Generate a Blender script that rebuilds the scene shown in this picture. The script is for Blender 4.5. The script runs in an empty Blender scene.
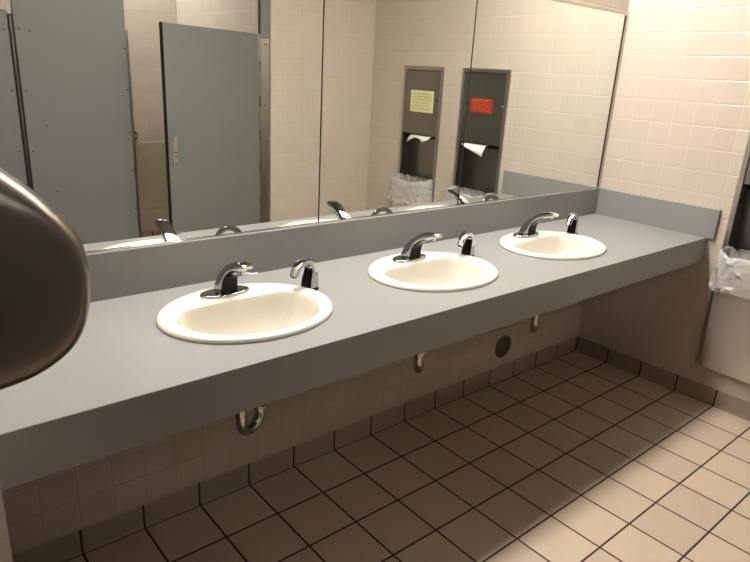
import bpy, bmesh, math, random
from mathutils import Vector, Matrix
random.seed(7)
scn = bpy.context.scene
COL = scn.collection
PI = math.pi

# ------------------------------------------------------------------ materials
def new_mat(name):
    m = bpy.data.materials.new(name); m.use_nodes = True
    nt = m.node_tree; b = nt.nodes['Principled BSDF']
    return m, nt, b

def N(nt, typ, **kw):
    n = nt.nodes.new(typ)
    for k, v in kw.items(): setattr(n, k, v)
    return n

def mth(nt, op, a, b=None, c=None):
    n = N(nt, 'ShaderNodeMath', operation=op)
    for i, v in enumerate((a, b, c)):
        if v is None: continue
        if isinstance(v, (int, float)): n.inputs[i].default_value = v
        else: nt.links.new(v, n.inputs[i])
    return n.outputs[0]

def maprange(nt, v, a, b, c=0.0, d=1.0, smooth=True):
    n = N(nt, 'ShaderNodeMapRange')
    n.interpolation_type = 'SMOOTHSTEP' if smooth else 'LINEAR'
    nt.links.new(v, n.inputs[0])
    for i, x in enumerate((a, b, c, d)): n.inputs[i+1].default_value = x
    return n.outputs[0]

def plain(name, col, rough=.5, metal=0., spec=.5, noise=0., nscale=30, bump=0., coat=0.):
    m, nt, b = new_mat(name)
    b.inputs['Roughness'].default_value = rough
    b.inputs['Metallic'].default_value = metal
    b.inputs['Specular IOR Level'].default_value = spec
    b.inputs['Coat Weight'].default_value = coat
    b.inputs['Base Color'].default_value = (*col, 1)
    if noise or bump:
        tc = N(nt, 'ShaderNodeTexCoord')
        nz = N(nt, 'ShaderNodeTexNoise'); nz.inputs['Scale'].default_value = nscale
        nz.inputs['Detail'].default_value = 5
        nt.links.new(tc.outputs['Object'], nz.inputs['Vector'])
        if noise:
            mx = N(nt, 'ShaderNodeMix', data_type='RGBA')
            mx.inputs[6].default_value = (*[c*(1-noise) for c in col], 1)
            mx.inputs[7].default_value = (*[min(1, c*(1+noise)) for c in col], 1)
            nt.links.new(nz.outputs['Fac'], mx.inputs[0])
            nt.links.new(mx.outputs[2], b.inputs['Base Color'])
        if bump:
            bp = N(nt, 'ShaderNodeBump'); bp.inputs['Strength'].default_value = bump
            bp.inputs['Distance'].default_value = .002
            nt.links.new(nz.outputs['Fac'], bp.inputs['Height'])
            nt.links.new(bp.outputs[0], b.inputs['Normal'])
    return m

def brushed(name, col, rough, axis_scale, amt=.12):
    m, nt, b = new_mat(name)
    b.inputs['Metallic'].default_value = 1
    tc = N(nt, 'ShaderNodeTexCoord'); mp = N(nt, 'ShaderNodeMapping')
    mp.inputs['Scale'].default_value = axis_scale
    nz = N(nt, 'ShaderNodeTexNoise'); nz.inputs['Scale'].default_value = 6; nz.inputs['Detail'].default_value = 6
    nt.links.new(tc.outputs['Object'], mp.inputs['Vector']); nt.links.new(mp.outputs[0], nz.inputs['Vector'])
    nt.links.new(maprange(nt, nz.outputs['Fac'], .2, .8, rough-amt/2, rough+amt/2), b.inputs['Roughness'])
    mx = N(nt, 'ShaderNodeMix', data_type='RGBA')
    mx.inputs[6].default_value = (*[c*.93 for c in col], 1); mx.inputs[7].default_value = (*[c*1.07 for c in col], 1)
    nt.links.new(nz.outputs['Fac'], mx.inputs[0]); nt.links.new(mx.outputs[2], b.inputs['Base Color'])
    return m

def tile_mat(name, au, av, ou, ov, su, sv, col, grout, gw, rough, edge, bump, var=.05, grout_rough=.8, speck=0.):
    """grid of tiles laid out in the room's own metres: au/av the two axes, ou/ov where a joint lies"""
    m, nt, b = new_mat(name)
    geo = N(nt, 'ShaderNodeNewGeometry'); sp = N(nt, 'ShaderNodeSeparateXYZ')
    nt.links.new(geo.outputs['Position'], sp.inputs[0])
    ds = []; ids = []
    for ax, o, s in ((au, ou, su), (av, ov, sv)):
        if ax is None: continue
        q = mth(nt, 'DIVIDE', mth(nt, 'SUBTRACT', sp.outputs[ax], o), s)
        ids.append(mth(nt, 'FLOOR', q))
        fr = mth(nt, 'FRACT', q)
        d = mth(nt, 'SUBTRACT', .5, mth(nt, 'ABSOLUTE', mth(nt, 'SUBTRACT', fr, .5)))
        ds.append(mth(nt, 'MULTIPLY', d, s))
    d = ds[0] if len(ds) == 1 else mth(nt, 'MINIMUM', ds[0], ds[1])
    mask = maprange(nt, d, gw*.5-.0006, gw*.5+.0006)
    h = maprange(nt, d, gw*.3, gw*.5+edge)
    wn = N(nt, 'ShaderNodeTexWhiteNoise', noise_dimensions='2D')
    cb = N(nt, 'ShaderNodeCombineXYZ')
    nt.links.new(ids[0], cb.inputs[0])
    if len(ids) > 1: nt.links.new(ids[1], cb.inputs[1])
    nt.links.new(cb.outputs[0], wn.inputs['Vector'])
    nz = N(nt, 'ShaderNodeTexNoise'); nz.inputs['Scale'].default_value = 9; nz.inputs['Detail'].default_value = 6
    nt.links.new(geo.outputs['Position'], nz.inputs['Vector'])
    v = mth(nt, 'ADD', mth(nt, 'MULTIPLY', mth(nt, 'SUBTRACT', wn.outputs['Value'], .5), var*2),
            mth(nt, 'MULTIPLY', mth(nt, 'SUBTRACT', nz.outputs['Fac'], .5), var*2))
    if speck:
        n2 = N(nt, 'ShaderNodeTexNoise'); n2.inputs['Scale'].default_value = 260; n2.inputs['Detail'].default_value = 2
        nt.links.new(geo.outputs['Position'], n2.inputs['Vector'])
        v = mth(nt, 'ADD', v, mth(nt, 'MULTIPLY', mth(nt, 'SUBTRACT', n2.outputs['Fac'], .5), speck))
    hs = N(nt, 'ShaderNodeHueSaturation'); hs.inputs['Color'].default_value = (*col, 1)
    nt.links.new(mth(nt, 'ADD', v, 1.0), hs.inputs['Value'])
    mx = N(nt, 'ShaderNodeMix', data_type='RGBA')
    mx.inputs[6].default_value = (*grout, 1)
    nt.links.new(hs.outputs[0], mx.inputs[7]); nt.links.new(mask, mx.inputs[0])
    nt.links.new(mx.outputs[2], b.inputs['Base Color'])
    nt.links.new(maprange(nt, mask, 0, 1, grout_rough, rough), b.inputs['Roughness'])
    bp = N(nt, 'ShaderNodeBump'); bp.inputs['Strength'].default_value = bump; bp.inputs['Distance'].default_value = .002
    n3 = N(nt, 'ShaderNodeTexNoise'); n3.inputs['Scale'].default_value = 14
    nt.links.new(geo.outputs['Position'], n3.inputs['Vector'])
    nt.links.new(mth(nt, 'ADD', h, mth(nt, 'MULTIPLY', n3.outputs['Fac'], .35)), bp.inputs['Height'])
    nt.links.new(bp.outputs[0], b.inputs['Normal'])
    return m

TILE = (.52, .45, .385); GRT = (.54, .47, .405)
S = .108
WT = dict(gw=.0022, rough=.16, edge=.0032, bump=.6, var=.02)
M = {}
M['tile_right'] = tile_mat('cream tile, right wall', 1, 2, .003, .095, .1075, S, TILE, GRT, **WT)
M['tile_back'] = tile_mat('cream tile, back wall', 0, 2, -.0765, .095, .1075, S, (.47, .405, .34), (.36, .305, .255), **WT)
M['tile_opp'] = tile_mat('cream tile, facing wall', 0, 2, -.032, .095, .1075, S, TILE, GRT, **WT)
M['tile_side'] = tile_mat('cream tile, stall side', 1, 2, -2.05, .095, .1075, S, TILE, GRT, **WT)
M['floor'] = tile_mat('tan quarry floor tile', 0, 1, -2.876, -.0142, .205, .205, (.51, .405, .31), (.022, .016, .012),
                      gw=.0075, rough=.55, edge=.003, bump=.35, var=.06, speck=.12)
BASEC = (.30, .24, .185)
M['base_x'] = tile_mat('brown base tile', 0, None, -2.876, 0, .205, 1, BASEC, (.02, .015, .011), gw=.008, rough=.45, edge=.003, bump=.3, var=.05)
M['base_y'] = tile_mat('brown base tile, side', 1, None, -.0142, 0, .205, 1, BASEC, (.02, .015, .011), gw=.008, rough=.45, edge=.003, bump=.3, var=.05)
M['paint'] = plain('cream ceiling paint', (.30, .275, .24), .9, noise=.03, nscale=4)
M['upper'] = plain('cream smooth panel', (.46, .41, .31), .4, noise=.03, nscale=5)
M['dimmed_wall'] = plain('dark brown paint', (.07, .06, .05), .5)  # unseen left wall, gloom of the entrance end put into its colour
M['laminate'] = plain('grey laminate', (.230, .228, .223), .42, noise=.03, nscale=70, spec=.4)
M['china'] = plain('ivory vitreous china', (.70, .66, .585), .12, coat=.3)
M['chrome'] = plain('polished chrome', (.52, .52, .52), .05, 1)
M['chrome_dull'] = plain('tarnished chrome', (.44, .42, .39), .12, 1)
M['black'] = plain('glossy black plastic', (.004, .004, .004), .25, spec=.10)
M['rubber'] = plain('matt black', (.01, .01, .01), .6)
M['steel'] = brushed('brushed stainless steel', (.42, .40, .37), .34, (2, 2, 60))
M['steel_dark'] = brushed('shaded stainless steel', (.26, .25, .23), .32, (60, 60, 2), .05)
M['steel_bin'] = brushed('satin stainless steel', (.92, .90, .87), .52, (90, 90, 3))
M['trim'] = plain('mirror edge channel', (.52, .47, .41), .35, .8)
M['dryer'] = plain('dark nickel cover', (.17, .148, .13), .33, 1)
M['bronze'] = plain('bronze cover plate', (.12, .095, .07), .4, .7)
M['partition'] = plain('grey-green partition enamel', (.160, .166, .162), .38, noise=.02, nscale=120)
M['part_edge'] = plain('dark panel edge', (.012, .012, .011), .5)
M['paper'] = plain('white paper', (.85, .84, .80), .9, bump=.2, nscale=15)
M['note'] = plain('pale yellow paper', (.68, .66, .36), .8)
M['ink'] = plain('dark ink', (.09, .10, .05), .8)
M['red'] = plain('red vinyl sticker', (.34, .018, .006), .5)
M['yellow_ink'] = plain('yellow print', (.85, .50, .10), .6)
M['pale_ink'] = plain('pale print', (.75, .30, .20), .6)

def mirror_mat():
    m, nt, b = new_mat('silvered mirror glass')
    b.inputs['Metallic'].default_value = 1; b.inputs['Roughness'].default_value = 0.0
    b.inputs['Base Color'].default_value = (.88, .91, .875, 1)
    return m
M['mirror'] = mirror_mat()

def liner_mat():
    m, nt, b = new_mat('clear white plastic film')
    b.inputs['Base Color'].default_value = (.66, .645, .63, 1)
    b.inputs['Roughness'].default_value = .28
    b.inputs['Transmission Weight'].default_value = .25
    b.inputs['Alpha'].default_value = .78
    tc = N(nt, 'ShaderNodeTexCoord')
    nz = N(nt, 'ShaderNodeTexNoise'); nz.inputs['Scale'].default_value = 22; nz.inputs['Detail'].default_value = 4
    nz.inputs['Distortion'].default_value = 1.5
    nt.links.new(tc.outputs['Object'], nz.inputs['Vector'])
    bp = N(nt, 'ShaderNodeBump'); bp.inputs['Strength'].default_value = .6; bp.inputs['Distance'].default_value = .01
    nt.links.new(nz.outputs['Fac'], bp.inputs['Height']); nt.links.new(bp.outputs[0], b.inputs['Normal'])
    return m
M['liner'] = liner_mat()

def glow_mat(name, col, strength):
    m, nt, b = new_mat(name)
    b.inputs['Base Color'].default_value = (.8, .8, .8, 1)
    b.inputs['Emission Color'].default_value = (*col, 1)
    b.inputs['Emission Strength'].default_value = strength
    return m

# ------------------------------------------------------------------ mesh helpers
def box(bm, x0, x1, y0, y1, z0, z1, bev=0., seg=2):
    t = bmesh.new()
    bmesh.ops.create_cube(t, size=1)
    for v in t.verts:
        v.co = Vector(((x0+x1)/2+v.co.x*(x1-x0), (y0+y1)/2+v.co.y*(y1-y0), (z0+z1)/2+v.co.z*(z1-z0)))
    if bev: bmesh.ops.bevel(t, geom=t.edges[:], offset=bev, segments=seg, affect='EDGES', profile=.5)
    merge(bm, t)

def merge(bm, t):
    me = bpy.data.meshes.new('tmp'); t.to_mesh(me); t.free(); bm.from_mesh(me); bpy.data.meshes.remove(me)

def loft(bm, rings, cap0=True, cap1=True, closed=True):
    vs = [[bm.verts.new(p) for p in r] for r in rings]
    n = len(vs[0])
    for a, b in zip(vs, vs[1:]):
        for i in range(n if closed else n-1):
            j = (i+1) % n
            try: bm.faces.new((a[i], a[j], b[j], b[i]))
            except ValueError: pass
    if cap0: bm.faces.new(vs[0][::-1])
    if cap1: bm.faces.new(vs[-1])
    return vs

def tube(bm, pts, r, n=20, caps=True):
    pts = [Vector(p) for p in pts]
    rs = r if isinstance(r, (list, tuple)) else [r]*len(pts)
    rings = []; prev = None
    for i, p in enumerate(pts):
        d = (pts[min(i+1, len(pts)-1)]-pts[max(i-1, 0)]).normalized()
        if prev is None:
            a = d.orthogonal().normalized()
        else:
            a = (prev - d*prev.dot(d)).normalized()
        prev = a; b = d.cross(a)
        rings.append([p+(a*math.cos(2*PI*k/n)+b*math.sin(2*PI*k/n))*rs[i] for k in range(n)])
    loft(bm, rings, caps, caps)

def lathe(bm, prof, origin, axis, n=40):
    """prof: (radius, distance along axis) pairs"""
    axis = Vector(axis).normalized(); a = axis.orthogonal().normalized(); b = axis.cross(a); o = Vector(origin)
    rings = [[o+axis*h+(a*math.cos(2*PI*k/n)+b*math.sin(2*PI*k/n))*max(r, 1e-5) for k in range(n)] for r, h in prof]
    loft(bm, rings)

def smooth_pts(pts, per=6):
    P = [Vector(p) for p in pts]; out = []
    for i in range(len(P)-1):
        p0 = P[max(i-1, 0)]; p1 = P[i]; p2 = P[i+1]; p3 = P[min(i+2, len(P)-1)]
        for k in range(per):
            t = k/per
            out.append(.5*((2*p1)+(p2-p0)*t+(2*p0-5*p1+4*p2-p3)*t*t+(3*p1-p0-3*p2+p3)*t**3))
    out.append(P[-1]); return out

def obj(name, bm, mat, parent=None, smooth=False, kind=None):
    """links a bmesh written in room metres as one mesh object; under a parent it is stored relative to it"""
    bmesh.ops.recalc_face_normals(bm, faces=bm.faces[:])
    off = Vector((0, 0, 0))
    if parent is not None:
        off = parent.location.copy()
        if parent.parent: off += parent.parent.location
    for v in bm.verts: v.co -= off
    me = bpy.data.meshes.new(name); bm.to_mesh(me); bm.free()
    me.materials.append(M[mat] if isinstance(mat, str) else mat)
    if smooth:
        for p in me.polygons: p.use_smooth = True
        try: me.set_sharp_from_angle(angle=math.radians(40))
        except Exception: pass
    o = bpy.data.objects.new(name, me); COL.objects.link(o)
    if parent is not None: o.parent = parent
    if kind: o['kind'] = kind
    return o

def tag(o, label, cat, group=None):
    o['label'] = label; o['category'] = cat
    if group: o['group'] = group
    return o

def thing(name, loc, label, cat, group=None):
    o = bpy.data.objects.new(name, None); o.location = loc; o.empty_display_size = .05
    COL.objects.link(o); return tag(o, label, cat, group)

def copy_tree(o, parent=None):
    c = o.copy(); COL.objects.link(c)
    if parent is not None: c.parent = parent
    for ch in list(o.children):
        copy_tree(ch, c)
    return c

def dup(src, dx, dy, label):
    c = copy_tree(src); c.location = src.location+Vector((dx, dy, 0)); c['label'] = label
    return c

def struct(name, bm, mat): return obj(name, bm, mat, kind='structure')

# ------------------------------------------------------------------ room shell
YB = .02          # face of the mirror wall; right wall face is x = 0
YL = -.008         # face of the tiled wall below the counter
YO = -2.05        # face of the wall opposite the mirror
YS = -3.58        # far wall of the toilet stalls
XL = -4.4
XW = -3.167       # right face of the short wing wall that carries the hand dryer
H = 2.92
bm = bmesh.new(); box(bm, XL, .16, YS-.1, .17, -.1, 0); struct('floor', bm, 'floor')
bm = bmesh.new(); box(bm, XL, .16, YS-.1, .17, H, H+.1); struct('ceiling', bm, 'paint')
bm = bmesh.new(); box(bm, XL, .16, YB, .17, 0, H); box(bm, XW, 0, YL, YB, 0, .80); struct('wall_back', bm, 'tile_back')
# right wall with the two recesses for the towel units
UN = [(-1.098, -.700), (-1.676, -1.278)]       # towel unit extents along y
UZ = (.20, 1.62)
bm = bmesh.new()
ys = [YB, UN[0][1]-.012, UN[0][0]+.012, UN[1][1]-.012, UN[1][0]+.012, YS-.1]
for i in range(5):
    if i in (1, 3):
        box(bm, 0, .16, ys[i+1], ys[i], 0, UZ[0]+.012); box(bm, 0, .16, ys[i+1], ys[i], UZ[1]-.012, H)
        box(bm, .10, .16, ys[i+1], ys[i], UZ[0]+.012, UZ[1]-.012)
    else:
        box(bm, 0, .16, ys[i+1], ys[i], 0, H)
struct('wall_right', bm, 'tile_right')
XE = -.915        # end of the opposite wall, side of the first stall
bm = bmesh.new(); box(bm, XE, -.0005, YO-.10, YO, 0, H); struct('wall_opposite', bm, 'tile_opp')
bm = bmesh.new(); box(bm, XE, XE+.10, YS, YO-.1, 0, H); struct('wall_stall', bm, 'tile_side')
bm = bmesh.new(); box(bm, XL, XE+.1, YS-.1, YS, 0, H); struct('wall_far', bm, 'tile_opp')
bm = bmesh.new(); box(bm, XL-.1, XL, YS-.1, .17, 0, H); struct('wall_left', bm, 'dimmed_wall')
bm = bmesh.new(); box(bm, XW-.14, XW, -.93, YB, 0, H); struct('wall_wing', bm, 'tile_right')
# smooth panels low on the far stall wall
bm = bmesh.new(); box(bm, -2.39, XE-.002, YS, YS+.012, .15, .30, .002); box(bm, -2.39, XE-.002, YS, YS+.012, .304, .885, .002)
struct('trim_1', bm, 'upper')

# cove base: a tile strip with rounded top and concave foot
def base_strip(name, along, a0, a1, face, sgn, mat):
    """along 'x' or 'y'; face: wall face coordinate; sgn: direction into the room"""
    prof = [(0, 0), (.030, 0), (.0280, .004), (.0265, .009), (.026, .016), (.026, .0915), (.0252, .0925), (0, .0925)]
    bm = bmesh.new(); rings = []
    for a in (a0, a1):
        rings.append([Vector((a, face+sgn*d, z)) if along == 'x' else Vector((face+sgn*d, a, z)) for d, z in prof])
    loft(bm, rings)
    return struct(name, bm, mat)
base_strip('baseboard_back', 'x', XW, 0, .0165, -1, 'base_x')
base_strip('baseboard_right', 'y', YO, -.0125, .0240, -1, 'base_y')
base_strip('baseboard_opposite', 'x', XE, 0, YO-.018, 1, 'base_x')
base_strip('baseboard_far', 'x', -2.39, XE, YS-.016, 1, 'base_x')

# ------------------------------------------------------------------ counter
ZC, ZA, ZS, YF = .8577, .735, 1.004, -.6215
SX = [-2.422, -1.647, -.890]; SY = -.313
ct = thing('vanity_counter', (-1.58, YF, ZC), 'long grey laminate vanity counter with deep front apron under the mirrors', 'counter')
bm = bmesh.new()
def ring_edges(pts):
    v = [bm.verts.new(p) for p in pts]
    return [bm.edges.new((v[i], v[(i+1) % len(v)])) for i in range(len(v))]
ed = ring_edges([(XW+.001, -.0005, ZC), (-.0205, -.0005, ZC), (-.0205, YF, ZC), (XW+.001, YF, ZC)])
for sx in SX:
    ed += ring_edges([(sx+.236*math.cos(2*PI*k/64), SY+.196*math.sin(2*PI*k/64), ZC) for k in range(64)])
bmesh.ops.triangle_fill(bm, use_beauty=True, use_dissolve=False, edges=ed, normal=(0, 0, 1))
ext = bmesh.ops.extrude_face_region(bm, geom=bm.faces[:])
for v in ext['geom']:
    if isinstance(v, bmesh.types.BMVert): v.co.z -= .03
obj('worktop', bm, 'laminate', ct)
bm = bmesh.new(); box(bm, XW+.001, -.0005, YF-.001, YF+.022, ZA, ZC-.0005, .0012); obj('apron', bm, 'laminate', ct)
bm = bmesh.new(); box(bm, XW+.001, -.0205, 0, YB-.0005, ZC-.03, ZS, .0015); obj('backsplash', bm, 'laminate', ct)
bm = bmesh.new(); box(bm, -.020, -.0005, -.656, YB-.0005, ZC-.001, ZS, .0015); obj('side_splash', bm, 'laminate', ct)

# ------------------------------------------------------------------ mirrors
def mirror(x0, x1, label, right_trim=False):
    t = thing('wall_mirror', ((x0+x1)/2, YB, ZS), label, 'mirror', 'wall mirrors above the vanity counter')
    zt = 1.908
    bm = bmesh.new(); box(bm, x0+.0022, x1-.0022, .015, YB-.0005, ZS+.004, zt); obj('mirror_glass', bm, 'mirror', t)
    for a, b in ((x0, x0+.0022), (x1-(.011 if right_trim else .0022), x1)):
        bm = bmesh.new(); box(bm, a, b, .0135, YB-.0005, ZS+.004, zt); obj('black_edge', bm, 'rubber', t)
    bm = bmesh.new(); box(bm, x0, x1, .0105, YB-.0005, zt, zt+.017, .001); obj('top_channel', bm, 'trim', t)
    bm = bmesh.new(); box(bm, x0, x1, .0105, YB-.0005, ZS+.0003, ZS+.0055, .0006); obj('bottom_channel', bm, 'chrome_dull', t)
    if right_trim:
        bm = bmesh.new(); box(bm, x1, x1+.016, .0095, YB-.0005, ZS+.0003, zt+.017, .001); obj('side_channel', bm, 'trim', t)
    return t
mirror(-3.13, -1.9455, 'large wall mirror panel reflecting the grey toilet stalls')
mirror(-1.9455, -1.183, 'narrow middle wall mirror panel reflecting the note on the towel unit')
mirror(-1.183, -.0175, 'wall mirror panel beside the right wall, with stainless side channel', True)

# ------------------------------------------------------------------ sinks
def superE(a, rx, ry): return rx*math.cos(a), ry*math.sin(a)
def opening(a, s=1.0):
    x, y = .214*math.cos(a), .170*math.sin(a)-.014
    cut = .080; k = .015
    y = -k*math.log(math.exp(-y/k)+math.exp(-cut/k))
    return x*s, (y+.02)*s-.02
def make_sink():
    cx, cy = SX[0], SY; n = 96
    t = thing('oval_sink', (cx, cy, ZC), 'ivory oval drop-in sink nearest the hand dryer', 'sink', 'oval sinks set in the vanity counter')
    A = [2*PI*k/n for k in range(n)]
    def E(s, z): return [Vector((cx+.264*s*math.cos(a), cy+.218*s*math.sin(a), ZC+z)) for a in A]
    def O(s, z): return [Vector((cx+opening(a, s)[0], cy+opening(a, s)[1], ZC+z)) for a in A]
    def mix(f, z): return [Vector((*(e.xy*(1-f)+o.xy*f), ZC+z)) for e, o in zip(E(.95, 0), O(1.03, 0))]
    rings = [O(.30, -.158), O(.75, -.13), O(.96, -.06), O(1.01, -.004), E(.885, .0004), E(.99, .0004), E(1.0, .003), E(1.0, .008), E(.990, .0125), E(.97, .015), E(.95, .0158),
             mix(.5, .0155), mix(.9, .0145), O(1.015, .0125), O(.995, .008), O(.975, -.003), O(.95, -.022), O(.915, -.05), O(.86, -.078),
             O(.77, -.102), O(.64, -.120), O(.46, -.132), O(.28, -.138), O(.13, -.141)]
    bm = bmesh.new(); loft(bm, rings)
    obj('basin', bm, 'china', t, True)
    bm = bmesh.new(); lathe(bm, [(.032, 0), (.032, .002), (.026, .0035), (.022, .001), (.021, -.001)], (cx, cy-.02, ZC-.1405), (0, 0, 1))
    obj('drain', bm, 'chrome', t, True)
    return t
sink0 = make_sink()
SL = [None, 'ivory oval drop-in sink in the middle of the counter', 'ivory oval drop-in sink nearest the right wall and side splash']
for k in (1, 2): dup(sink0, SX[k]-SX[0], 0, SL[k])

# ------------------------------------------------------------------ faucets
def arch(outer, inner, wid, place, per=6):
    """solid swept between an outer and an inner curve with rounded edges; place maps (s, w, z) to the room"""
    o = smooth_pts([(a, b, 0) for a, b in outer], per); i = smooth_pts([(a, b, 0) for a, b in inner], per)
    w = smooth_pts([(a, 0, 0) for a in wid], per)
    sec = [(-1, .18), (-.94, .05), (-.72, 0), (0, -.03), (.72, 0), (.94, .05), (1, .18), (1, .82), (.94, .95), (.72, 1), (0, 1), (-.72, 1), (-.94, .95), (-1, .82)]
    rings = []
    for a, b, c in zip(o, i, w):
        rings.append([place(a.x+(b.x-a.x)*f, c.x*q, a.y+(b.y-a.y)*f) for q, f in sec])
    return rings
def front_strip(outer, inner, wid, place, k0, k1, per=6, wf=.86, off=.0012):
    o = smooth_pts([(a, b, 0) for a, b in outer], per); i = smooth_pts([(a, b, 0) for a, b in inner], per)
    w = smooth_pts([(a, 0, 0) for a in wid], per); rings = []
    for a, b, c in list(zip(o, i, w))[k0:k1]:
        d = (b-a).normalized(); p = b+d*off; q = b-d*.004
        rings.append([place(p.x, -c.x*wf, p.y), place(p.x, c.x*wf, p.y), place(q.x, c.x*wf, q.y), place(q.x, -c.x*wf, q.y)])
    return rings
ZD = ZC+.0155
FO = [(-.142, ZD+.004), (-.146, .897), (-.156, .919), (-.175, .944), (-.201, .968), (-.231, .988), (-.262, 1.001), (-.296, 1.007), (-.318, 1.000)]
FI = [(-.199, ZD+.004), (-.199, .893), (-.201, .912), (-.207, .931), (-.220, .948), (-.241, .963), (-.266, .974), (-.292, .982), (-.314, .990)]
FW = [.0285, .0275, .026, .024, .022, .0205, .0195, .019, .015]
def make_faucet():
    fx = -2.424
    t = thing('sensor_faucet', (fx, -.155, ZD), 'chrome sensor faucet with a small side lever, on the sink nearest the hand dryer', 'faucet', 'sensor faucets on the sinks')
    bm = bmesh.new()
    def st(rx, z): return [Vector((fx+(rx*abs(math.cos(a))**.75*(1 if math.cos(a) > 0 else -1)), -.168+.036*(rx/.077)*math.sin(a), ZD+z)) for a in [2*PI*k/48 for k in range(48)]]
    loft(bm, [st(.081, -.0008), st(.081, .005), st(.079, .0075), st(.076, .0085)])
    obj('base_plate', bm, 'chrome', t, True)
    pl = lambda s, w, z: Vector((fx+w, s, z))
    bm = bmesh.new(); loft(bm, arch(FO, FI, FW, pl)); obj('spout', bm, 'chrome', t, True)
    bm = bmesh.new(); loft(bm, front_strip(FO, FI, FW, pl, 0, 36, wf=.97)); obj('sensor_panel', bm, 'black', t, True)
    bm = bmesh.new(); lathe(bm, [(.0095, 0), (.0095, .010), (.007, .012)], (fx, -.292, .988), (0, .25, -1), 24); obj('aerator', bm, 'chrome_dull', t, True)
    return t, fx
f0, fx = make_faucet()
FL = [None, 'chrome sensor faucet with black front on the middle sink', 'chrome sensor faucet with black front on the sink nearest the right wall']
FX = [fx, -1.646, -.890]
for k in (1, 2): dup(f0, FX[k]-fx, [0, -.010, .004][k], FL[k])
bm = bmesh.new(); tube(bm, [(fx+.022, -.238, .954), (fx+.034, -.254, .955), (fx+.054, -.266, .955)], [.0034, .003, .0028], 14)
lathe(bm, [(.0042, 0), (.0046, .003), (.0036, .006)], (fx+.053, -.266, .955), (1, -.5, 0), 16)
obj('mixing_lever', bm, 'chrome', f0, True)

# ------------------------------------------------------------------ soap dispensers
def make_soap():
    sx, sy = -2.148, -.232
    t = thing('soap_dispenser', (sx, sy, ZC), 'arched chrome soap dispenser beside the sink nearest the hand dryer', 'soap dispenser', 'soap dispensers on the counter')
    d = Vector((-.96, -.28, 0)).normalized(); p = Vector((-d.y, d.x, 0)); b = Vector((sx, sy, 0))
    pl = lambda s, w, z: b+d*s+p*w+Vector((0, 0, z))
    SO = [(-.021, ZC+.005), (-.0215, .895), (-.019, .925), (-.007, .951), (.018, .9655), (.048, .965), (.075, .949), (.091, .921)]
    SI = [(.022, ZC+.005), (.020, .890), (.013, .913), (.011, .931), (.022, .9455), (.043, .948), (.061, .938), (.074, .917)]
    SW = [.021, .020, .0185, .0165, .0145, .0135, .0125, .0115]
    bm = bmesh.new(); lathe(bm, [(.029, -.0002), (.029, .003), (.0265, .006), (.02, .0065)], (sx, sy, ZC), (0, 0, 1)); obj('base_ring', bm, 'black', t, True)
    bm = bmesh.new(); loft(bm, arch(SO, SI, SW, pl)); obj('spout', bm, 'chrome', t, True)
    bm = bmesh.new(); loft(bm, front_strip(SO, SI, SW, pl, 0, 20, wf=.95)); obj('sensor_panel', bm, 'black', t, True)
    bm = bmesh.new(); c = pl(.0825, 0, .9195); lathe(bm, [(.0095, 0), (.0095, .004), (.006, .006)], c, (d.x*.35, d.y*.35, -1), 20); obj('nozzle', bm, 'black', t, True)
    return t
s0 = make_soap()
dup(s0, .779, -.002, 'arched chrome soap dispenser between the middle sink and the far sink')
dup(s0, 1.542, .004, 'arched chrome soap dispenser beside the sink nearest the right wall')

# ------------------------------------------------------------------ traps under the counter
def make_trap(k, az, label):
    x, y = SX[k]-.018, -.29
    d = Vector((math.sin(math.radians(az)), math.cos(math.radians(az)), 0)); o = Vector((x, y, 0)); r = .050; zb = .481
    t = thing('drain_trap', (x, y, zb), label, 'drain trap', 'drain traps under the counter')
    bm = bmesh.new(); tube(bm, [o+Vector((0, 0, .725)), o+Vector((0, 0, zb))], .0165); obj('tailpiece', bm, 'chrome_dull', t, True)
    bm = bmesh.new()
    pts = [o+Vector((0, 0, zb+.02))]+[o+d*(r-r*math.cos(a))+Vector((0, 0, zb-r*math.sin(a))) for a in [PI*q/18 for q in range(19)]]+[o+d*(2*r)+Vector((0, 0, zb+.028))]
    tube(bm, pts, .0178); obj('trap_bend', bm, 'chrome_dull', t, True)
    for c, z in ((o, zb+.10), (o+d*2*r, zb+.004)):
        bm = bmesh.new(); lathe(bm, [(.021, 0), (.0265, .003), (.0265, .014), (.021, .017)], c+Vector((0, 0, z)), (0, 0, 1), 10); obj('slip_nut', bm, 'chrome_dull', t)
    e = o+d*2*r; bm = bmesh.new()
    pts = [e+Vector((0, 0, zb+.03)), e+Vector((0, 0, zb+.06))]+[e+Vector((0, .05*(1-math.cos(a)), zb+.06+.05*math.sin(a))) for a in [PI/2*q/8 for q in range(1, 9)]]+[Vector((e.x, YL-.001, zb+.11))]
    tube(bm, pts, .0165); obj('wall_arm', bm, 'chrome_dull', t, True)
    bm = bmesh.new(); lathe(bm, [(.036, 0), (.034, .006), (.018, .012)], (e.x, YL-.0005, zb+.11), (0, -1, 0)); obj('escutcheon', bm, 'chrome_dull', t, True)
    return t
make_trap(0, 66, 'tarnished chrome drain trap below the sink nearest the hand dryer')
make_trap(1, 50, 'tarnished chrome drain trap below the middle sink')
make_trap(2, 56, 'tarnished chrome drain trap below the sink nearest the right wall')

CX, CZ = -.742, .209
cp = thing('cleanout_cover', (CX, YL, CZ), 'round bronze cleanout cover plate on the tiled wall under the counter', 'cover plate')
bm = bmesh.new(); lathe(bm, [(.062, .0005), (.062, .006), (.058, .009), (.045, .0095), (.02, .011), (.001, .0115)], (CX, YL, CZ), (0, -1, 0), 48); obj('disc', bm, 'bronze', cp, True)
bm = bmesh.new(); lathe(bm, [(.008, .010), (.008, .013), (.005, .0145)], (CX, YL, CZ), (0, -1, 0), 20); obj('screw', bm, 'chrome_dull', cp, True)

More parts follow.
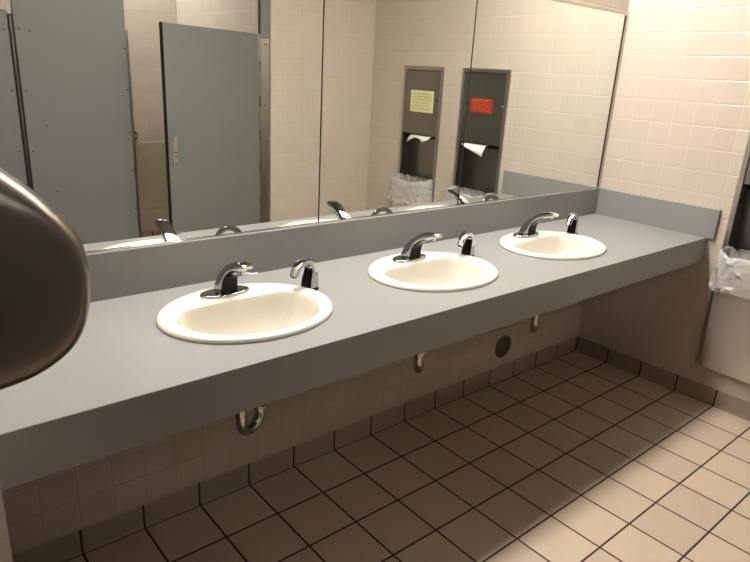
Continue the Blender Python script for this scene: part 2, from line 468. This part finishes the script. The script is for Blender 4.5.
# ------------------------------------------------------------------ towel units
def make_unit():
    y0, y1 = UN[0]; z0, z1 = UZ; yc = (y0+y1)/2
    t = thing('towel_dispenser', (0, yc, z0), 'stainless recessed paper towel unit with a red sticker, nearest the counter', 'towel dispenser', 'recessed paper towel units')
    bm = bmesh.new(); f = .024
    for a in ((y0, y0+f, z0, z1), (y1-f, y1, z0, z1), (y0+f, y1-f, z1-f, z1), (y0+f, y1-f, z0, z0+f)):
        box(bm, -.011, -.0004, *a, .002)
    obj('frame', bm, 'steel', t)
    zd = 1.147
    bm = bmesh.new()
    a0, a1, d = y0+.014, y1-.014, .085           # recess box, open to the room
    box(bm, d, d+.004, a0, a1, z0+.014, z1-.014); box(bm, -.0003, d, a0, a0+.003, z0+.014, z1-.014); box(bm, -.0003, d, a1-.003, a1, z0+.014, z1-.014)
    box(bm, -.0003, d, a0, a1, z0+.014, z0+.018); box(bm, -.0003, d, a0, a1, z1-.018, z1-.014)
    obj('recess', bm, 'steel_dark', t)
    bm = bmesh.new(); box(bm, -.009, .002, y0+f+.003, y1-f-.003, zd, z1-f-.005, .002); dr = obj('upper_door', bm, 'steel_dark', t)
    bm = bmesh.new(); lathe(bm, [(.0085, 0), (.0085, .003), (.006, .0045)], (-.009, y1-f-.012, 1.395), (-1, 0, 0), 20); obj('lock', bm, 'chrome', dr, True)
    bm = bmesh.new()                              # towel tray with a front slot
    box(bm, .004, .084, a0+.01, a1-.01, zd-.006, zd); box(bm, .06, .084, a0+.01, a1-.01, zd-.030, zd-.006); obj('towel_tray', bm, 'rubber', t)
    return t
u0 = make_unit()
DY = UN[1][0]-UN[0][0]
u1 = dup(u0, 0, DY, 'stainless recessed paper towel unit with a yellow note, farther from the counter')
def sign(unit, name, mat, label, yc, zc, w, h, rows, heads):
    door = [c for c in unit.children if c.name.startswith('upper_door')][0]
    bm = bmesh.new(); box(bm, -.0102, -.0093, yc-w/2, yc+w/2, zc-h/2, zc+h/2)
    base = bm
    off = unit.location
    o = obj_rel(name, base, mat, door, off); o['label'] = label
    rnd = random.Random(len(name)+rows)
    def lines(zs, hh, pmat, nm, jit):
        bm = bmesh.new()
        for z in zs:
            y = yc-w*.42+rnd.random()*w*.05; end = yc+w*.42-rnd.random()*w*.06
            while y < end:
                l = rnd.uniform(.004, .011); l = min(l, end-y)
                if l > .002:
                    k = int(max(1, l/.0035))
                    for q in range(k):
                        yy = y+q*.0035; zz = z+rnd.uniform(-jit, jit)
                        box(bm, -.0106, -.0101, yy, yy+.0016, zz-hh/2, zz+hh/2)
                        if rnd.random() < .6: box(bm, -.0106, -.0101, yy, yy+.0033, zz+hh*rnd.choice((-.4, 0, .4))-.0008, zz+hh*rnd.choice((-.4, 0, .4))+.0009) if False else box(bm, -.0106, -.0101, yy, yy+.0033, zz-.0008, zz+.0009)
                y += l+.004
        obj_rel(nm, bm, pmat, door, off)
    step = h*.84/rows
    zs = [zc+h*.42-step*(k+.5) for k in range(rows)]
    if heads: lines(zs[:heads], step*.62, heads and ('yellow_ink' if mat == 'red' else 'ink'), 'heading' if mat == 'red' else 'handwriting', .001)
    lines(zs[heads:], step*.42, 'pale_ink' if mat == 'red' else 'ink', 'small_print', .0008)
def obj_rel(name, bm, mat, parent, off):
    for v in bm.verts: v.co -= off
    me = bpy.data.meshes.new(name); bm.to_mesh(me); bm.free(); me.materials.append(M[mat])
    o = bpy.data.objects.new(name, me); COL.objects.link(o); o.parent = parent
    return o
sign(u0, 'warning_sticker', 'red', 'red sticker with yellow heading', -.908, 1.390, .190, .092, 6, 1)
sign(u1, 'paper_note', 'note', 'pale yellow note with dark handwriting', -1.470, 1.380, .235, .150, 6, 3)

# towels hanging out of the slots
def towel(yc, pts, label):
    bm = bmesh.new()
    top = [Vector((.020-.0*a, yc+a, 1.1405)) for a, b, c in pts]
    mid = [Vector((-.004, yc+a, 1.139-.004*abs(c))) for a, b, c in pts]
    low = [Vector((-.024-.012*c, yc+a*1.03, b)) for a, b, c in pts]
    loft(bm, [top, mid, [m.lerp(l, .5)+Vector((-.006, 0, 0)) for m, l in zip(mid, low)], low], False, False, closed=False)
    o = obj('paper_towel', bm, 'paper', None, True)
    md = o.modifiers.new('thickness', 'SOLIDIFY'); md.thickness = .0012
    return tag(o, label, 'paper towel', 'paper towels hanging from the units')
towel(-.935, [(-.10, 1.128, .4), (-.06, 1.112, .8), (.0, 1.095, 1), (.06, 1.078, .9), (.085, 1.066, .6), (.09, 1.10, .2), (.105, 1.132, 0)], 'white paper towel hanging from the unit with the red sticker')
towel(-1.468, [(-.105, 1.082, 1), (-.07, 1.105, .7), (-.03, 1.125, .3), (.02, 1.118, .6), (.05, 1.100, .9), (.08, 1.108, .5), (.11, 1.125, .2)], 'crumpled white paper towel hanging from the unit with the yellow note')

# waste bins and liners
def plan(yc, hw, xb, xf, n=28, corner=3.2):
    """D-shaped outline: flat at the back (x = xb), rounded front reaching x = xf"""
    out = []
    for k in range(n+1):
        a = -PI/2+PI*k/n
        s = abs(math.cos(a))**(2/corner)*(1); q = math.copysign(abs(math.sin(a))**(2/corner), math.sin(a))
        out.append((xb+(xf-xb)*s, yc+hw*q))
    return out
def make_bin():
    yc = (UN[0][0]+UN[0][1])/2
    t = thing('waste_bin', (0, yc, .22), 'satin stainless waste bin under the towel unit with the red sticker', 'waste bin', 'waste bins in the towel units')
    bm = bmesh.new()
    lv = [(.201, -.034), (.206, -.044), (.30, -.058), (.45, -.080), (.60, -.102), (.80, -.130)]
    R = [[Vector((x, y, z)) for x, y in plan(yc, .168, -.0125, xf, 28, 5)] for z, xf in lv]
    Ri = [[Vector((x, y, z)) for x, y in plan(yc, .165, -.0155, xf+.004, 28, 5)] for z, xf in lv[::-1]]
    loft(bm, R+Ri); obj('bin_body', bm, 'steel_bin', t, True)
    bm = bmesh.new(); pts = [Vector((x, y, .802)) for x, y in plan(yc, .169, -.0125, -.131, 28, 5)]
    tube(bm, pts, .004, 8); obj('rim', bm, 'steel', t, True)
    return t
b0 = make_bin(); dup(b0, 0, DY, 'satin stainless waste bin under the towel unit with the yellow note')
def make_liner(yc, seed, label):
    rnd = random.Random(seed); n = 110; bm = bmesh.new()
    ph = [rnd.uniform(0, 6.28) for _ in range(10)]
    def wr(t, k): return (math.sin(t*31+ph[0]+k*1.1)*.5+math.sin(t*57+ph[1]-k*1.7)*.35+math.sin(t*97+ph[2]+k*2.3)*.3)
    rows = [(.62, .150, -.085, .002), (.70, .154, -.100, .003), (.77, .158, -.112, .003), (.806, .163, -.122, .003), (.822, .172, -.134, .003), (.812, .181, -.142, .004),
            (.79, .187, -.147, .006), (.770, .186, -.145, .005), (.750, .191, -.150, .007), (.724, .188, -.146, .006), (.702, .193, -.151, .009), (.676, .192, -.147, .008), (.662, .196, -.152, .009), (.643, .194, -.146, .010)]
    rings = []
    for k, (z, hw, xf, am) in enumerate(rows):
        r = []
        for q, (x, y) in enumerate(plan(yc, hw, -.019 if k < 4 else -.0135, xf, n, 4.2)):
            t = q/n; w = wr(t, k); fx = math.sin(PI*t)
            r.append(Vector((x-am*w*fx, y+am*.5*w, z+.010*wr(t*.35, k*.6)*(1 if k > 2 else 0)+(.02*(1-fx)**2 if 2 < k < 6 else 0))))
        rings.append(r)
    loft(bm, rings, False, False, closed=False)
    back = []
    for k, z in enumerate((.66, .72, .78, .82, .842)):      # the back of the bag, standing up against the recess
        back.append([Vector((-.020-.006*wr(q/40, k)*(1 if 0 < q < 40 else 0)-(.012 if k == 4 else 0), yc+(-1+2*q/40)*(.150+.004*k), z+.006*wr(q/60, k))) for q in range(41)])
    loft(bm, back, False, False, closed=False)
    return tag(obj('bin_liner', bm, 'liner', None, True), label, 'bin liner', 'plastic liners over the waste bins')
make_liner((UN[0][0]+UN[0][1])/2, 3, 'wrinkled clear plastic liner over the waste bin nearest the counter')
make_liner((UN[1][0]+UN[1][1])/2, 11, 'wrinkled clear plastic liner over the waste bin below the yellow note')

# ------------------------------------------------------------------ toilet stalls across the room
PT = .026
def panel(bm, x0, x1, z0, z1, y=YO, t=PT): box(bm, x0, x1, y-t, y, z0, z1, .002)
def screws(parent, pts, y=YO):
    for x, z in pts:
        bm = bmesh.new(); lathe(bm, [(.0048, 0), (.0044, .002), (.002, .003)], (x, y-.0002, z), (0, 1, 0), 12); obj('bolt', bm, 'rubber', parent, True)
# hinge post beside the opposite wall
hp = thing('stall_pilaster', (-.96, YO, 0), 'slim grey stall pilaster with stainless hinge plate against the tiled wall end', 'stall pilaster')
bm = bmesh.new(); panel(bm, -.992, XE-.001, .0005, H-.0005); obj('post', bm, 'partition', hp)
bm = bmesh.new(); box(bm, -.999, -.992, YO-PT, YO+.001, 1.765, H-.001); obj('edge_strip', bm, 'part_edge', hp)
bm = bmesh.new(); box(bm, -.994, -.930, YO+.0002, YO+.003, .28, 1.735, .0008); hpl = obj('hinge_plate', bm, 'steel', hp)
screws(hpl, [(-.965, 1.70), (-.952, 1.70), (-.965, 1.30), (-.952, 1.05), (-.965, .80), (-.952, .65)], YO+.003)
# wide pilaster
wp = thing('stall_pilaster', (-2.18, YO, 0), 'wide grey stall pilaster panel running up beyond the door tops', 'stall pilaster')
XP0, XP1 = -2.468, -1.889
bm = bmesh.new(); panel(bm, XP0, XP1, .0005, H-.0005); obj('panel', bm, 'partition', wp)
bm = bmesh.new(); box(bm, XP1-.003, XP1+.013, YO-PT-.012, YO+.002, .30, 1.715, .001); obj('door_stop', bm, 'steel_dark', wp)
screws(wp, [(XP0+.022, z) for z in (1.675, 1.36, 1.035, .7)]+[(-2.395, 1.668), (-2.365, 1.17), (-2.345, .80)]+[(XP1-.012, z) for z in (1.61, 1.38, 1.13, .90, .66)])
# open stall door
ang = math.atan2(.262, -.775)
dv = Vector((math.cos(ang), math.sin(ang), 0)); nv = Vector((dv.y, -dv.x, 0))
if nv.y < 0: nv = -nv
hd = Vector((-1.008, YO-.004, 0)); L = .803
dt = thing('stall_door', (hd.x, hd.y, .30), 'grey stall door with chrome latch standing slightly open', 'stall door')
def dbox(bm, s0, s1, n0, n1, z0, z1, bev=.0015):
    t = bmesh.new(); box(t, s0, s1, n0, n1, z0, z1, bev)
    for v in t.verts: v.co = hd+dv*v.co.x+nv*v.co.y+Vector((0, 0, v.co.z))
    merge(bm, t)
bm = bmesh.new(); dbox(bm, .004, L, -.0245, 0, .30, 1.762); obj('door_panel', bm, 'partition', dt)
bm = bmesh.new(); dbox(bm, L, L+.004, -.026, .0005, .299, 1.763); obj('edge_strip', bm, 'part_edge', dt)
bm = bmesh.new(); dbox(bm, L-.065, L-.030, 0, .003, 1.035, 1.125); dbox(bm, L-.061, L-.034, .003, .008, 1.045, 1.12, .002); obj('door_pull', bm, 'trim', dt)
bm = bmesh.new(); dbox(bm, L-.065, L-.030, 0, .003, .945, 1.028); lt = obj('latch_plate', bm, 'trim', dt)
for z in (.962, 1.01):
    bm = bmesh.new(); dbox(bm, L-.0515, L-.0435, .003, .006, z-.004, z+.004, .001); obj('screw', bm, 'rubber', dt)
bm = bmesh.new()
for z in (.32, .55, .78, 1.01, 1.24, 1.47, 1.70):
    tube(bm, [hd+Vector((.002, .010, z-.11+.002)), hd+Vector((.002, .010, z+.05))], .006, 10)
obj('hinge', bm, 'steel', dt)
# neighbouring stall door
d2 = thing('stall_door', (-2.50, YO, .30), 'closed grey stall door at the left edge, hinged to the wide pilaster', 'stall door')
bm = bmesh.new(); panel(bm, -3.28, -2.497, .30, 1.762); obj('door_panel', bm, 'partition', d2)
bm = bmesh.new(); box(bm, -2.4965, -2.4925, YO-PT, YO-.001, .30, 1.75); box(bm, -2.4735, -2.4695, YO-PT, YO-.001, .30, 1.74); obj('edge_strip', bm, 'part_edge', d2)
bm = bmesh.new(); tube(bm, [(-2.483, YO-.006, .32), (-2.483, YO-.006, 1.735)], .0075, 10); obj('hinge', bm, 'steel_dark', d2)
screws(d2, [(-2.515, z) for z in (1.665, 1.36, 1.035, .7)])
p3 = thing('stall_pilaster', (-3.5, YO, 0), 'grey end pilaster beside the closed stall door', 'stall pilaster')
bm = bmesh.new(); panel(bm, XL+.001, -3.286, .0005, H-.0005); obj('panel', bm, 'partition', p3)
pp = thing('stall_partition', (-2.40, -2.8, .30), 'grey partition panel between the two stalls', 'partition')
bm = bmesh.new(); box(bm, -2.415, -2.392, YS+.0005, YO-PT-.0005, .30, 1.762, .002); obj('panel', bm, 'partition', pp)
# grab bar on the far stall wall
gb = thing('grab_bar', (-1.75, YS, .945), 'grab bar on the far stall wall, only its round dark flange showing', 'grab bar')
bm = bmesh.new(); tube(bm, [(-1.35, YS+.005, .945), (-1.35, YS+.045, .945), (-1.37, YS+.058, .945), (-2.13, YS+.058, .945), (-2.15, YS+.045, .945), (-2.15, YS+.005, .945)], .016, 16); obj('bar', bm, 'steel', gb, True)
for x in (-1.35, -2.15):
    bm = bmesh.new(); lathe(bm, [(.040, 0), (.040, .005), (.034, .010), (.018, .012)], (x, YS+.0005, .945), (0, 1, 0)); obj('flange', bm, 'bronze', gb, True)

# ------------------------------------------------------------------ hand dryer on the wing wall
hdz = 1.23
dr = thing('hand_dryer', (XW, -.73, 1.05), 'dark metallic rounded hand dryer mounted on the wing wall', 'hand dryer')
full = [(XW, 1.432), (-3.125, 1.407), (-3.096, 1.388), (-3.061, 1.358), (-3.037, 1.331), (-3.014, 1.302), (-2.999, 1.271), (-2.992, 1.234), (-2.993, 1.195), (-2.999, 1.158), (-3.013, 1.12), (-3.034, 1.093), (-3.06, 1.075), (-3.093, 1.061), (-3.136, 1.053), (XW, 1.05)]
innr = [(XW, 1.332), (-3.135, 1.332), (-3.112, 1.331), (-3.079, 1.325), (-3.057, 1.311), (-3.04, 1.286), (-3.030, 1.258), (-3.025, 1.228), (-3.025, 1.20), (-3.030, 1.172), (-3.042, 1.148), (-3.061, 1.129), (-3.082, 1.118), (-3.11, 1.11), (-3.139, 1.107), (XW, 1.106)]
fl = smooth_pts([(a, b, 0) for a, b in full], 5); il = smooth_pts([(a, b, 0) for a, b in innr], 5)
def dring(f, y): return [Vector((XW+.0005 if i in (0, len(fl)-1) else p.x*(1-f)+q.x*f, y, p.y*(1-f)+q.y*f)) for i, (p, q) in enumerate(zip(fl, il))]
bm = bmesh.new()
yn, yf_ = -.875, -.585; D = .05
seq = [(1.06, yn-.0005)]+[(1-math.sin(a), yn+D*(1-math.cos(a))) for a in [PI/2*k/8 for k in range(9)]]
seq += [(1-math.sin(a), yf_-D*(1-math.cos(a))) for a in [PI/2*k/8 for k in range(8, -1, -1)]]
loft(bm, [dring(f, y) for f, y in seq]); cov = obj('cover', bm, 'dryer', dr, True)
bm = bmesh.new(); tube(bm, [(-3.10, -.70, 1.105), (-3.10, -.70, 1.06), (-3.09, -.70, 1.05)], [.03, .028, .026], 20); obj('nozzle', bm, 'chrome', dr, True)
bm = bmesh.new(); lathe(bm, [(.022, 0), (.022, .008), (.018, .011)], (-3.0005, -.73, 1.235), (1, 0, .02), 24); obj('button', bm, 'chrome', dr, True)

# ------------------------------------------------------------------ light fittings
def strip(name, x0, x1, y0, y1, z0, z1, mat, label):
    t = thing(name, ((x0+x1)/2, (y0+y1)/2, z1), label, 'light')
    bm = bmesh.new()
    box(bm, x0, x1, y0, y1, z1-.02, z1); box(bm, x0, x1, y0, y0+.012, z0, z1-.02); box(bm, x0, x1, y1-.012, y1, z0, z1-.02)
    box(bm, x0, x0+.012, y0+.012, y1-.012, z0, z1-.02); box(bm, x1-.012, x1, y0+.012, y1-.012, z0, z1-.02)
    obj('housing', bm, 'paint', t)
    bm = bmesh.new(); box(bm, x0+.013, x1-.013, y0+.013, y1-.013, z0+.01, z0+.018); obj('diffuser', bm, mat, t)
    return t
strip('vanity_light', -3.12, -.16, -.24, YB-.001, 2.66, 2.80, glow_mat('vanity tubes', (1, .955, .875), 46), 'long fluorescent light fixed to the wall above the mirrors')
strip('ceiling_light', -2.2, -1.1, -3.45, -3.2, 2.84, H-.001, glow_mat('stall tubes', (1, .98, .93), 50), 'fluorescent ceiling light above the toilet stalls')
strip('ceiling_light', -4.2, -3.7, -1.7, -1.3, 2.84, H-.001, glow_mat('entrance fill glow', (1, .94, .84), 5), 'added square fill light, out of view above the entrance end of the room')  # added fill lamp, lifts the end face of the wing wall

# ------------------------------------------------------------------ world, camera, view
w = bpy.data.worlds.new('room'); scn.world = w; w.use_nodes = True
w.node_tree.nodes['Background'].inputs[0].default_value = (.02, .018, .015, 1)
cam = bpy.data.cameras.new('camera'); co = bpy.data.objects.new('camera', cam); COL.objects.link(co)
yaw, pitch, roll = map(math.radians, (40.96862705, 18.36644897, 3.2383976))
f = Vector((math.sin(yaw)*math.cos(pitch), math.cos(yaw)*math.cos(pitch), -math.sin(pitch)))
r0 = Vector((math.cos(yaw), -math.sin(yaw), 0)); u0_ = r0.cross(f)
r = r0*math.cos(roll)+u0_*math.sin(roll); u = r.cross(f)
mt = Matrix.Identity(4)
for i in range(3): mt[i][0] = r[i]; mt[i][1] = u[i]; mt[i][2] = -f[i]
mt.translation = Vector((-3.26224754, -1.84266197, 1.54310441))
co.matrix_world = mt
cam.sensor_width = 36; cam.sensor_fit = 'HORIZONTAL'; cam.lens = 36*619.60/750; cam.clip_start = .02
scn.camera = co
vs = scn.view_settings
vs.view_transform = 'Standard'; vs.look = 'None'; vs.exposure = 0; vs.gamma = 1; vs.use_curve_mapping = False
